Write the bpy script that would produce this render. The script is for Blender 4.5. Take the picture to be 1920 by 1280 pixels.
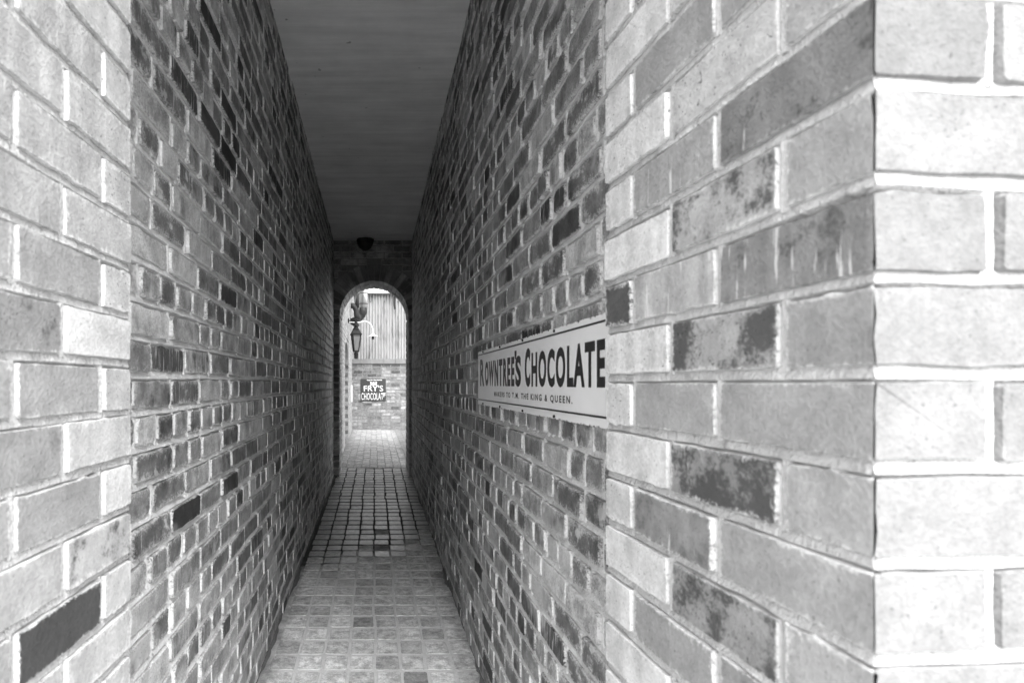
import bpy, math, random
import numpy as np
from mathutils import Vector, Matrix, noise as mnoise

scene = bpy.context.scene
for o in list(bpy.data.objects):
    bpy.data.objects.remove(o)
COL = scene.collection
R = math.radians
CH = 1.405            # camera height above the paving below it
FPX = 1140.0          # focal length in pixels of a 1920 px wide picture
VX, VY = 702.0, 720.0 # where the alley axis meets the picture

# ------------------------------------------------------------------ camera
cam_d = bpy.data.cameras.new('camera')
cam = bpy.data.objects.new('camera', cam_d)
COL.objects.link(cam)
cam.location = (0, 0, CH)
cam.rotation_euler = (R(90), 0, 0)
cam_d.sensor_width = 36
cam_d.lens = 36 * FPX / 1920
cam_d.shift_x = (960 - VX) / 1920
cam_d.shift_y = (VY - 640) / 1920
cam_d.clip_start = 0.02
cam_d.clip_end = 2000
cam_d.dof.use_dof = True
cam_d.dof.focus_distance = 3.0
cam_d.dof.aperture_fstop = 5.6
scene.camera = cam

# ------------------------------------------------------------------ light
SUN_EL, SUN_AZ = 52, 9      # elevation; degrees to the right of straight behind the camera
w = bpy.data.worlds.new('World')
scene.world = w
w.use_nodes = True
wn, wl = w.node_tree.nodes, w.node_tree.links
wn.clear()
sky = wn.new('ShaderNodeTexSky')
sky.sky_type = 'NISHITA'
sky.sun_disc = False
sky.sun_elevation = R(SUN_EL)
sky.sun_rotation = R(180 - SUN_AZ)
sky.air_density = 1.0
sky.dust_density = 1.5
bw = wn.new('ShaderNodeRGBToBW')      # black-and-white photograph
bg = wn.new('ShaderNodeBackground')
bg.inputs['Strength'].default_value = 0.15
wo = wn.new('ShaderNodeOutputWorld')
wl.new(sky.outputs[0], bw.inputs[0])
wl.new(bw.outputs[0], bg.inputs['Color'])
wl.new(bg.outputs[0], wo.inputs['Surface'])

sun_d = bpy.data.lights.new('sun', 'SUN')
sun_d.energy = 1.4
sun_d.angle = R(40)
sun_d.color = (1, 1, 1)
sun = bpy.data.objects.new('sun', sun_d)
COL.objects.link(sun)
sdir = Vector((math.sin(R(SUN_AZ)) * math.cos(R(SUN_EL)), -math.cos(R(SUN_AZ)) * math.cos(R(SUN_EL)), math.sin(R(SUN_EL))))
sun.rotation_euler = sdir.to_track_quat('Z', 'Y').to_euler()
sun.location = sdir * 20

scene.view_settings.view_transform = 'Standard'
scene.view_settings.look = 'None'
scene.view_settings.exposure = 2.55
scene.view_settings.gamma = 1.0
scene.view_settings.use_curve_mapping = False
scene.render.engine = 'CYCLES'
scene.cycles.max_bounces = 4
scene.cycles.diffuse_bounces = 2
scene.cycles.glossy_bounces = 2

# ------------------------------------------------------------------ materials
class NT:
    def __init__(s, name):
        s.m = bpy.data.materials.new(name)
        s.m.use_nodes = True
        s.n, s.l = s.m.node_tree.nodes, s.m.node_tree.links
        s.n.clear()
        s.out = s.n.new('ShaderNodeOutputMaterial')
        s.b = s.n.new('ShaderNodeBsdfPrincipled')
        s.l.new(s.b.outputs[0], s.out.inputs[0])
    def put(s, sock, val):
        if val is None: return
        if hasattr(val, 'is_output') and not isinstance(val, (int, float)): s.l.new(val, sock)
        elif isinstance(val, (tuple, list)): sock.default_value = val
        else:
            try: sock.default_value = val
            except Exception: sock.default_value = (val, val, val)
    def math(s, op, a, b=None, c=None, clamp=False):
        n = s.n.new('ShaderNodeMath'); n.operation = op; n.use_clamp = clamp
        for i, x in enumerate((a, b, c)): s.put(n.inputs[i], x)
        return n.outputs[0]
    def add(s, a, b): return s.math('ADD', a, b)
    def sub(s, a, b): return s.math('SUBTRACT', a, b)
    def mul(s, a, b): return s.math('MULTIPLY', a, b)
    def sat(s, a): return s.math('ADD', a, 0.0, clamp=True)
    def mix(s, f, a, b):                       # scalar lerp
        n = s.n.new('ShaderNodeMix'); n.data_type = 'FLOAT'
        s.put(n.inputs[0], f); s.put(n.inputs[2], a); s.put(n.inputs[3], b)
        return n.outputs[0]
    def ramp(s, x, lo, hi):                    # smoothstep to 0..1
        n = s.n.new('ShaderNodeMapRange'); n.interpolation_type = 'SMOOTHSTEP'
        s.put(n.inputs[0], x); s.put(n.inputs[1], lo); s.put(n.inputs[2], hi)
        return n.outputs[0]
    def vec(s, x, y, z):
        n = s.n.new('ShaderNodeCombineXYZ')
        for i, q in enumerate((x, y, z)): s.put(n.inputs[i], q)
        return n.outputs[0]
    def sep(s, v):
        n = s.n.new('ShaderNodeSeparateXYZ'); s.put(n.inputs[0], v); return n.outputs
    def vmul(s, v, k):
        n = s.n.new('ShaderNodeVectorMath'); n.operation = 'MULTIPLY'
        s.put(n.inputs[0], v); n.inputs[1].default_value = k
        return n.outputs[0]
    def noise(s, v, scale, detail=4, rough=0.55, dist=0.0):
        n = s.n.new('ShaderNodeTexNoise')
        s.put(n.inputs['Vector'], v); n.inputs['Scale'].default_value = scale
        n.inputs['Detail'].default_value = detail; n.inputs['Roughness'].default_value = rough
        n.inputs['Distortion'].default_value = dist
        return n.outputs[0]
    def attr(s, name):
        n = s.n.new('ShaderNodeAttribute'); n.attribute_name = name; return n
    def pos(s):
        return s.n.new('ShaderNodeNewGeometry').outputs['Position']
    def uv(s):
        n = s.n.new('ShaderNodeUVMap'); n.uv_map = 'uv'; return n.outputs[0]
    def grey(s, x): s.put(s.b.inputs['Base Color'], s.vec(x, x, x))
    def rough(s, x): s.put(s.b.inputs['Roughness'], x)
    def bump(s, h, dist=0.002, strength=1.0):
        n = s.n.new('ShaderNodeBump'); n.inputs['Distance'].default_value = dist
        n.inputs['Strength'].default_value = strength
        s.put(n.inputs['Height'], h); s.l.new(n.outputs[0], s.b.inputs['Normal'])

def mat_brick(name, lime=0.5, hh=0.036, roughness=0.9, wash=False, mott=1.0):
    t = NT(name)
    a = t.attr('bk'); c = t.n.new('ShaderNodeSeparateColor'); t.l.new(a.outputs['Color'], c.inputs[0])
    tone, seed, hl, smear = c.outputs[0], c.outputs[1], c.outputs[2], a.outputs['Alpha']
    a2 = t.attr('bk2'); c2 = t.n.new('ShaderNodeSeparateColor'); t.l.new(a2.outputs['Color'], c2.inputs[0])
    burn, streak, pit = c2.outputs[0], c2.outputs[1], c2.outputs[2]
    u, v, _ = t.sep(t.uv())
    P = t.vec(t.add(u, t.mul(seed, 17.0)), t.add(v, t.mul(seed, 31.0)), t.mul(seed, 53.0))
    n1 = t.noise(P, 17, 4, 0.65)
    n2 = t.noise(P, 150, 2, 0.8)
    base = t.mul(tone, t.mix(t.ramp(n1, 0.28, 0.72), 1 - .32 * mott, 1 + .32 * mott))
    base = t.mul(base, t.mix(t.ramp(n2, 0.2, 0.8), 1 - .28 * mott, 1 + .28 * mott))
    # faint kiln bands across the brick
    band = t.noise(t.vec(t.mul(u, 26.0), t.mul(v, 1.5), t.mul(seed, 91.0)), 1.0, 1, 0.6)
    base = t.mul(base, t.mix(t.mul(streak, 0.45), 1.0, t.mix(t.ramp(band, 0.38, 0.62), 0.62, 1.3)))
    # burnt patches
    nb = t.noise(P, 13, 5, 0.7)
    thr = t.sub(0.63, t.mul(burn, 0.25))
    mb = t.mul(t.ramp(t.add(nb, t.mul(t.sub(n2, 0.5), 0.34)), thr, t.add(thr, 0.17)), t.sat(t.mul(burn, 1.6)))
    base = t.mix(t.mul(mb, 0.9), base, 0.045)
    # lime runs
    ns = t.noise(t.vec(t.mul(u, 95.0), t.mul(v, 9.0), t.mul(seed, 47.0)), 1.0, 3, 0.7)
    thr2 = t.sub(0.78, t.mul(streak, 0.26))
    ms = t.mul(t.ramp(ns, thr2, t.add(thr2, 0.10)), t.ramp(streak, 0.05, 0.4))
    base = t.mix(t.mul(ms, 0.75), base, lime)
    # mortar smeared over the edges
    d = t.math('MINIMUM', t.sub(hl, t.math('ABSOLUTE', u)), t.sub(hh, t.math('ABSOLUTE', v)))
    e = t.math('DIVIDE', d, t.add(0.003, t.mul(smear, 0.024)))
    me = t.sat(t.add(t.sub(0.75, e), t.add(t.mul(t.sub(n1, 0.5), 3.0), t.mul(t.sub(n2, 0.5), 3.2))))
    me = t.math('MAXIMUM', me, t.mul(t.ramp(t.sub(1.0, nb), t.sub(0.76, t.mul(smear, 0.28)), t.sub(0.84, t.mul(smear, 0.26))), t.ramp(smear, 0.1, 0.5)))
    me = t.mul(me, t.ramp(smear, 0.0, 0.12))
    base = t.mix(t.mul(me, 0.85), base, t.mul(lime, t.mix(n2, 0.8, 1.2)))
    if wash:      # old limewash and soot in patches that run over several bricks
        lw = t.noise(t.pos(), 2.6, 4, 0.72)
        base = t.mix(t.mul(t.ramp(lw, 0.52, 0.66), 0.5), base, lime)
        base = t.mul(base, t.mix(t.ramp(lw, 0.48, 0.32), 1.0, 0.6))
    # pits
    mp = t.mul(t.ramp(t.noise(P, 190, 1, 0.5), 0.68, 0.74), t.sat(t.add(pit, 0.25)))
    base = t.mul(base, t.mix(mp, 1.0, 0.25))
    t.grey(base)
    t.rough(roughness)
    t.b.inputs['Specular IOR Level'].default_value = 0.3
    t.bump(t.add(t.mul(n1, 0.3), n2), 0.0017, 0.9)
    return t.m

def mat_mortar(name, g=0.45, dirt=0.3, sc=1.0):
    t = NT(name)
    p = t.pos()
    n1 = t.noise(p, 9, 2, 0.6); n2 = t.noise(p, 170, 2, 0.8); n3 = t.noise(p, 45, 3, 0.75)
    b = t.mul(g, t.mix(n1, 1 - dirt, 1 + dirt))
    b = t.mul(b, t.mix(n2, 0.7, 1.3))
    b = t.mul(b, t.mix(t.ramp(n3, 0.6, 0.72), 1.0, 0.6))
    t.grey(b); t.rough(0.95)
    t.b.inputs['Specular IOR Level'].default_value = 0.2
    t.bump(t.add(t.mul(n3, 1.4), n2), 0.004 * sc, 1.0)
    return t.m

def mat_plain(name, g, rough=0.6, metal=0.0, var=0.2, scale=12, bump=0.0, spec=0.5):
    t = NT(name)
    p = t.pos(); n = t.noise(p, scale, 6, 0.65)
    t.grey(t.mul(g, t.mix(n, 1 - var, 1 + var)))
    t.rough(t.mix(n, rough * 0.85, min(1, rough * 1.15)))
    t.b.inputs['Metallic'].default_value = metal
    t.b.inputs['Specular IOR Level'].default_value = spec
    if bump: t.bump(n, bump, 1.0)
    return t.m

M = {}
M['brick_pier'] = mat_brick('brick_pier', 0.6, mott=0.5)
M['brick_in'] = mat_brick('brick_inner', 0.62, 0.034, 0.62, True)
M['brick_far'] = mat_brick('brick_far', 0.22)
M['mortar_pier'] = mat_mortar('mortar_pale', 0.47, 0.18)
M['mortar_in'] = mat_mortar('mortar_inner', 0.62, 0.3)
M['mortar_arch'] = mat_mortar('mortar_arch', 0.2, 0.3)
M['mortar_far'] = mat_mortar('mortar_far', 0.2, 0.3)

# ------------------------------------------------------------------ mesh builder
class MB:
    def __init__(s): s.v = []; s.f = []; s.uv = []; s.c1 = []; s.c2 = []
    def add(s, vs, fs, uv=None, c1=(.3, .5, .1, 0), c2=(0, 0, 0, 0)):
        o = len(s.v)
        s.v += [tuple(x) for x in vs]
        s.f += [[i + o for i in f] for f in fs]
        s.uv += uv if uv else [(0, 0)] * len(vs)
        s.c1 += [c1] * len(vs); s.c2 += [c2] * len(vs)
    def box(s, lo, hi):
        x0, y0, z0 = lo; x1, y1, z1 = hi
        s.add([(x0, y0, z0), (x1, y0, z0), (x1, y1, z0), (x0, y1, z0), (x0, y0, z1), (x1, y0, z1), (x1, y1, z1), (x0, y1, z1)],
              [(0, 3, 2, 1), (4, 5, 6, 7), (0, 1, 5, 4), (1, 2, 6, 5), (2, 3, 7, 6), (3, 0, 4, 7)])
    def prism(s, pts, z0, z1):      # pts: xy polygon counter-clockwise
        n = len(pts)
        s.add([(x, y, z0) for x, y in pts] + [(x, y, z1) for x, y in pts],
              [list(range(n))[::-1], list(range(n, 2 * n))] + [(i, (i + 1) % n, n + (i + 1) % n, n + i) for i in range(n)])
    def tube(s, pts, rad, seg=12, caps=True):
        pts = [Vector(p) for p in pts]
        rads = rad if isinstance(rad, (list, tuple)) else [rad] * len(pts)
        vs = []; fs = []; up = None
        for i, p in enumerate(pts):
            d = (pts[min(i + 1, len(pts) - 1)] - pts[max(i - 1, 0)]).normalized()
            if up is None:
                up = d.orthogonal().normalized()
            up = (up - d * up.dot(d)).normalized()
            b = d.cross(up)
            for k in range(seg):
                a = 2 * math.pi * k / seg
                vs.append(p + (up * math.cos(a) + b * math.sin(a)) * rads[i])
        for i in range(len(pts) - 1):
            for k in range(seg):
                fs.append((i * seg + k, i * seg + (k + 1) % seg, (i + 1) * seg + (k + 1) % seg, (i + 1) * seg + k))
        if caps:
            fs.append(list(range(seg))[::-1]); fs.append([(len(pts) - 1) * seg + k for k in range(seg)])
        s.add(vs, fs)
    def frustum(s, c, r0, r1, z0, z1, seg=4, rot=0.0):
        vs = []
        for r, z in ((r0, z0), (r1, z1)):
            for k in range(seg):
                a = rot + 2 * math.pi * k / seg
                vs.append((c[0] + r * math.cos(a), c[1] + r * math.sin(a), z))
        s.add(vs, [list(range(seg))[::-1], list(range(seg, 2 * seg))] + [(k, (k + 1) % seg, seg + (k + 1) % seg, seg + k) for k in range(seg)])
    def build(s, name, mat, parent=None, loc=None, smooth=False, kind=None):
        m = bpy.data.meshes.new(name)
        off = Vector(loc) if loc is not None else Vector((0, 0, 0))
        vs = np.array(s.v, dtype=np.float64) - np.array(off)
        m.from_pydata(vs.tolist(), [], s.f)
        nl = len(m.loops)
        li = np.empty(nl, dtype=np.int32); m.loops.foreach_get('vertex_index', li)
        uvl = m.uv_layers.new(name='uv')
        uvl.data.foreach_set('uv', np.array(s.uv, dtype=np.float32)[li].ravel())
        for nm, dat in (('bk', s.c1), ('bk2', s.c2)):
            at = m.attributes.new(nm, 'FLOAT_COLOR', 'POINT')
            at.data.foreach_set('color', np.array(dat, dtype=np.float32).ravel())
        if smooth:
            m.polygons.foreach_set('use_smooth', [True] * len(m.polygons))
        m.materials.append(M[mat] if isinstance(mat, str) else mat)
        o = bpy.data.objects.new(name, m)
        COL.objects.link(o)
        if parent is not None:
            o.parent = parent
            base = Vector((0, 0, 0)); q = parent
            while q is not None:
                base += Vector(q.location); q = q.parent
            o.location = off - base
        else:
            o.location = off
        if kind: o['kind'] = kind
        return o

def empty(name, loc, label=None, cat=None, group=None):
    o = bpy.data.objects.new(name, None); COL.objects.link(o)
    o.location = loc; o.empty_display_size = 0.1
    if label: o['label'] = label; o['category'] = cat
    if group: o['group'] = group
    return o

def proj(p):
    y = max(p[1], 0.05)
    return VX + FPX * p[0] / y, VY - FPX * (p[2] - CH) / y

class Frame:                       # a wall face: u along, v up, w outward
    def __init__(s, O, U, N, V=(0, 0, 1)):
        s.O, s.U, s.N, s.V = Vector(O), Vector(U).normalized(), Vector(N).normalized(), Vector(V).normalized()
        s.flip = s.U.cross(s.V).dot(s.N) < 0
    def p(s, u, v, w=0): return s.O + s.U * u + s.V * v + s.N * w

def brick_shell(mb, F, uc, vc, L, H, proud, back, rnd, props, nl=4, nh=1, rough=0.0012, rot=0.0, c=0.004, inset=0.0025, chip=0.08, miter=False):
    pts = []
    def side(a, b, n):
        for i in range(n + 1):
            k = i / n; pts.append([a[0] + (b[0] - a[0]) * k, a[1] + (b[1] - a[1]) * k])
    hl, hh = L / 2, H / 2
    side((-hl + c, -hh), (hl - c, -hh), nl); side((hl, -hh + c), (hl, hh - c), nh)
    side((hl - c, hh), (-hl + c, hh), nl); side((-hl, hh - c), (-hl, -hh + c), nh)
    ca, sa = math.cos(rot), math.sin(rot)
    r0 = []; r1 = []
    tu, tv = rnd.gauss(0, 0.008), rnd.gauss(0, 0.012)
    for (u, v) in pts:
        j = rnd.gauss(0, rough)
        if rnd.random() < chip: j -= rnd.uniform(0.001, 0.004)
        ku, kv = (1 if abs(u) > hl - c * 1.01 else 0), (1 if abs(v) > hh - c * 1.01 else 0)
        u2 = u + math.copysign(j, u) * ku + (rnd.gauss(0, rough) if not ku else 0)
        v2 = v + math.copysign(j, v) * kv
        ui, vi = u2 * (1 - inset / hl), v2 * (1 - inset / hh)
        ub_ = u2
        if miter and u < -hl + c * 1.01:
            u2 = -hl + abs(rnd.gauss(0, .0005)) + (rnd.uniform(.001, .004) if rnd.random() < .14 else 0); ui = u2 + .0006; ub_ = u2 + (proud - back)
        a = (ub_ * ca - v2 * sa, ub_ * sa + v2 * ca); b = (ui * ca - vi * sa, ui * sa + vi * ca)
        r1.append((a[0], a[1], back, u2 + (math.copysign(.013, u) if ku and not (miter and u < 0) else 0), v2 + (math.copysign(.013, v) if kv else 0))); r0.append((b[0], b[1], proud + tu * ui + tv * vi, ui, vi))
    n = len(pts)
    vs = [F.p(uc + q[0], vc + q[1], q[2]) for q in r0 + r1]
    uv = [(q[3], q[4]) for q in r0 + r1]
    if not F.flip:
        fs = [list(range(n))] + [(i, n + i, n + (i + 1) % n, (i + 1) % n) for i in range(n)]
    else:
        fs = [list(range(n))[::-1]] + [((i + 1) % n, n + (i + 1) % n, n + i, i) for i in range(n)]
    tone, smear, burn, streak, pit = props
    if miter:
        uv = [(a + hl, b) for a, b in uv]; hl *= 2
    mb.add(vs, fs, uv, (tone, rnd.random(), hl, smear), (burn, streak, pit, 0))

def bed_strip(mb, F, u0, u1, v, rnd, jt=0.012, deep=-0.0055, lip=0.0006, step=0.03, amp=0.0022, wob=None):
    """one bed joint: cut back under the brick above, nearly flush on the brick below"""
    n = max(1, int(abs(u1 - u0) / step)); prof = []
    s0 = rnd.random() * 50
    for i in range(n + 1):
        u = u0 + (u1 - u0) * i / n
        a = mnoise.noise((u * 14, s0, v * 3)) * amp * 1.5; b = mnoise.noise((u * 30, s0 + 9, v)) * amp * 1.6
        dv = wob(u) if wob else 0
        vv = v + dv
        prof.append([F.p(u, vv + jt * .5 + 0.004, deep + b), F.p(u, vv + jt * .26 + a, deep * 0.5 + b),
                     F.p(u, vv - jt * .3 + a, lip + b), F.p(u, vv - jt * .5 - 0.003 + a, -0.011)])
    vs = [p for q in prof for p in q]; fs = []
    for i in range(n):
        for k in range(3):
            q = (i * 4 + k, i * 4 + k + 1, (i + 1) * 4 + k + 1, (i + 1) * 4 + k)
            fs.append(q if not F.flip else q[::-1])
    mb.add(vs, fs)

def perp_strip(mb, F, u, v0, v1, wd, rnd, lip=-0.002):
    a = rnd.gauss(0, 0.0006)
    vs = []
    for k in range(7):
        v = v0 + (v1 - v0) * k / 6; j = rnd.gauss(0, 0.0007); h = lip + rnd.gauss(0, 0.0001)
        vs += [F.p(u - wd * .5 - .003 + j, v, -0.011), F.p(u - wd * .25 + j, v, h + a), F.p(u + wd * .25 + j, v, h - a), F.p(u + wd * .5 + .003 + j, v, -0.011)]
    fs = []
    for k in range(6):
        for i in range(3):
            q = (k * 4 + i, k * 4 + i + 1, (k + 1) * 4 + i + 1, (k + 1) * 4 + i)
            fs.append(q if not F.flip else q[::-1])
    mb.add(vs, fs)

def emit(cands, root, mat, cap=300, name='brick'):
    """cands: (score, mesh builder, centre). The largest in view become single parts, the rest one mesh."""
    cands.sort(key=lambda c: -c[0])
    rest = MB(); k = 0
    for sc, mb, cen in cands:
        if sc > 0 and k < cap:
            mb.build(name, mat, root, cen); k += 1
        else:
            o = len(rest.v); rest.v += mb.v; rest.f += [[i + o for i in f] for f in mb.f]
            rest.uv += mb.uv; rest.c1 += mb.c1; rest.c2 += mb.c2
    if rest.v:
        rest.build(name + 's', mat, root, tuple(root.location), kind='stuff')

def score(F, u0, u1, v0, v1, xlo=0, xhi=1920, ylo=0, yhi=1280):
    ps = [proj(F.p(a, b)) for a in (u0, u1) for b in (v0, v1)]
    xs, ys = [p[0] for p in ps], [p[1] for p in ps]
    x0, x1, y0, y1 = max(min(xs), xlo), min(max(xs), xhi), max(min(ys), ylo), min(max(ys), yhi)
    if x1 - x0 < 1 or y1 - y0 < 1: return 0
    return (x1 - x0) * (y1 - y0)

COURSE = 0.084
JT = 0.0135

# ------------------------------------------------------------------ ground
def mat_ground():
    t = NT('ground_paving')
    p = t.pos(); n1 = t.noise(p, 1.7, 6, 0.6); n2 = t.noise(p, 60, 4, 0.7)
    t.grey(t.mul(0.42, t.mul(t.mix(n1, 0.7, 1.3), t.mix(n2, 0.75, 1.25)))); t.rough(0.9); t.bump(n2, 0.004, 0.8)
    return t.m
M['ground'] = mat_ground()
g = MB()
g.add([(-400, -400, -0.06), (400, -400, -0.06), (400, 400, -0.06), (-400, 400, -0.06)], [(0, 1, 2, 3)])
go = g.build('ground', 'ground'); go['kind'] = 'structure'

# ------------------------------------------------------------------ alley paving
XL, XR = -0.526, 0.485          # faces of the two long walls
YF, YB = 7.84, 8.5              # front and back of the arch wall
SL = 0.0275                     # the paving climbs gently
def floor_z(y): return SL * y
def ceil_z(y): return CH + 1.926 - 0.016 * (y - 3.05)

def mat_paver(name, wet):
    t = NT(name)
    a = t.attr('bk'); c = t.n.new('ShaderNodeSeparateColor'); t.l.new(a.outputs['Color'], c.inputs[0])
    tone, seed, hl, smear = c.outputs[0], c.outputs[1], c.outputs[2], a.outputs['Alpha']
    u, v, _ = t.sep(t.uv())
    P = t.vec(t.add(u, t.mul(seed, 17.0)), t.add(v, t.mul(seed, 31.0)), t.mul(seed, 53.0))
    n1 = t.noise(P, 22, 6, 0.7); n2 = t.noise(P, 130, 5, 0.7); n3 = t.noise(P, 45, 6, 0.75, 0.6)
    b = t.mul(tone, t.mul(t.mix(t.ramp(n1, .3, .7), 0.6, 1.35), t.mix(t.ramp(n2, .2, .8), 0.7, 1.3)))
    b = t.mix(t.mul(t.ramp(n3, 0.56, 0.68), 0.5), b, 0.08)          # worn dark scuffs
    d = t.math('MINIMUM', t.sub(hl, t.math('ABSOLUTE', u)), t.sub(0.06 if wet else 0.068, t.math('ABSOLUTE', v)))
    me = t.sat(t.add(t.sub(0.7, t.math('DIVIDE', d, 0.004 if wet else 0.009)), t.add(t.mul(t.sub(n1, 0.5), 4.0), t.mul(t.sub(n2, .5), 2.0))))
    b = t.mix(t.mul(me, 0.85 if wet else t.mul(smear, 0.8)), b, 0.03 if wet else 0.46)
    # darker towards the foot of both walls, edge broken by noise
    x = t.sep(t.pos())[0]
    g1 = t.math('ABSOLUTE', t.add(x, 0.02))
    foot_m = t.ramp(t.add(g1, t.mul(t.sub(t.noise(t.pos(), 7, 5, 0.7), 0.5), 0.4)), 0.38, 0.56)
    b = t.mix(t.mul(foot_m, 0.55), b, 0.08)
    t.grey(b)
    t.rough(t.mix(n1, 0.22, 0.42) if wet else 0.85)
    t.b.inputs['Specular IOR Level'].default_value = 0.5 if wet else 0.25
    t.bump(t.add(t.mul(n1, 1.3), t.add(n2, t.mul(n3, -0.6))), 0.0012 if wet else 0.003, 0.8)
    return t.m
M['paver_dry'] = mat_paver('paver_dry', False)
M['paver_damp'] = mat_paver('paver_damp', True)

def mat_bed():
    t = NT('paving_joints')
    p = t.pos(); x, y, z = t.sep(p)
    n1 = t.noise(p, 5, 5, 0.7); n2 = t.noise(p, 150, 4, 0.7); n3 = t.noise(p, 30, 4, 0.7)
    pale = t.mul(0.68, t.mul(t.mix(n2, 0.7, 1.3), t.mix(n3, 0.8, 1.2)))
    soil = t.mul(0.03, t.mix(n3, 0.6, 1.4))
    m = t.ramp(t.add(y, t.add(t.mul(x, -0.9), t.mul(t.sub(n1, 0.5), 1.8))), 4.3, 5.0)
    foot_m = t.ramp(t.add(t.math('ABSOLUTE', t.add(x, 0.02)), t.mul(t.sub(t.noise(p, 7, 5, 0.7), 0.5), 0.4)), 0.38, 0.56)  # joints darken towards both walls like the pavers
    pale = t.mix(t.mul(foot_m, 0.75), pale, 0.07)
    t.grey(t.mix(m, pale, soil)); t.rough(0.9); t.bump(t.add(n2, n3), 0.004, 0.9)
    return t.m
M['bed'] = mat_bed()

fr = random.Random(5)
FB = Frame((0, 0, 0), (1, 0, 0), (0, -SL, 1), (0, 1, SL))
bed = MB()
nY = 60
vs = []; fs = []
for i in range(nY + 1):
    y = -3.0 + (YB + 0.02 + 3.0) * i / nY
    dry = y < 4.75
    for x in (-0.75, 0.72): vs.append((x, y, floor_z(y) - (0.001 if dry else 0.0035)))
for i in range(nY): fs.append((2 * i, 2 * i + 1, 2 * i + 3, 2 * i + 2))
bed.add(vs, fs)
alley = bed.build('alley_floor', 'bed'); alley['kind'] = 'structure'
cands = []; cands_d = []
PW, PL = 0.1235, 0.1545
row = 0; y = -1.2
while y < YB - 0.05:
    d = min(PL + fr.gauss(0, 0.003), YB - y)
    off = fr.gauss(0, 0.002)
    xs = [(k + 0.0) * PW + off + fr.gauss(0, 0.002) for k in range(-4, 5)]
    xs[0] = max(xs[0], XL + 0.012) if True else xs[0]
    edges = [(xs[i], xs[i + 1]) for i in range(len(xs) - 1)]
    for (a, b) in edges:
        dry = y + (a + b) / 2 * -0.9 + fr.gauss(0, 0.3) < 4.75
        jt = fr.uniform(.009, .014) if dry else 0.0175
        q = fr.random()
        tone = fr.uniform(0.48, 0.76) if q < .72 else (fr.uniform(0.7, 0.8) if q < .93 else fr.uniform(0.26, 0.36))
        if not dry: tone = fr.uniform(0.34, 0.5) if q < .85 else fr.uniform(.2, .28)
        mb = MB()
        brick_shell(mb, FB, (a + b) / 2, y + d / 2, b - a - (jt if dry else fr.uniform(.007, .018)), d - (.02 if dry else .03) - fr.uniform(0, .004), 0.0018 if dry else 0.001 + fr.gauss(0, .0008), -0.014, fr,
                    (tone, 0.9 if dry else 0.0, 0, 0, 0), nl=4, nh=2, rough=0.0022, rot=fr.gauss(0, 0.012), c=fr.uniform(.005, .012), inset=0.003, chip=.15)
        s = score(FB, a, b, y, y + d, 430, 960, 870, 1280) if y > 2.4 else 0
        (cands if dry else cands_d).append((s, mb, FB.p((a + b) / 2, y + d / 2)))
    y += d; row += 1
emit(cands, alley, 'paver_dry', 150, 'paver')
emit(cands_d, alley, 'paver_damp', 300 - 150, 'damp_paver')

# ------------------------------------------------------------------ ceiling slab
def mat_ceiling():
    t = NT('painted_concrete')
    p = t.pos(); x, y, z = t.sep(p)
    n1 = t.noise(p, 3, 5, 0.6); n2 = t.noise(p, 190, 3, 0.7)
    bd = t.noise(t.vec(t.mul(x, 1.3), t.mul(y, 13.0), 0.0), 1.0, 4, 0.6)
    n3 = t.noise(p, 17, 2, 0.5)
    b = t.mul(0.72, t.mul(t.mix(n1, 0.75, 1.25), t.mix(bd, 0.72, 1.28)))
    b = t.mul(b, t.mix(n2, 0.9, 1.1))
    b = t.mul(b, t.mix(t.ramp(n3, 0.74, 0.78), 1.0, 0.5))
    t.grey(b); t.rough(0.9); t.bump(t.add(t.mul(bd, 2.0), t.mul(n2, 0.3)), 0.003, 0.6)
    return t.m
M['ceiling'] = mat_ceiling()
c = MB()
Y0 = 1.0
vs = []; nC = 40
for i in range(nC + 1):
    y = Y0 + (YB - Y0) * i / nC
    for x, dz in ((-0.8, 0), (0.8, 0), (0.8, .2), (-0.8, .2)): vs.append((x, y, ceil_z(y) + dz))
fs = [(3, 2, 1, 0), tuple(4 * nC + k for k in range(4))]
for i in range(nC):
    for k in range(4): fs.append((4 * i + k, 4 * i + (k + 1) % 4, 4 * i + 4 + (k + 1) % 4, 4 * i + 4 + k))
c.add(vs, [f[::-1] for f in fs])
co = c.build('ceiling', 'ceiling'); co['kind'] = 'structure'

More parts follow.
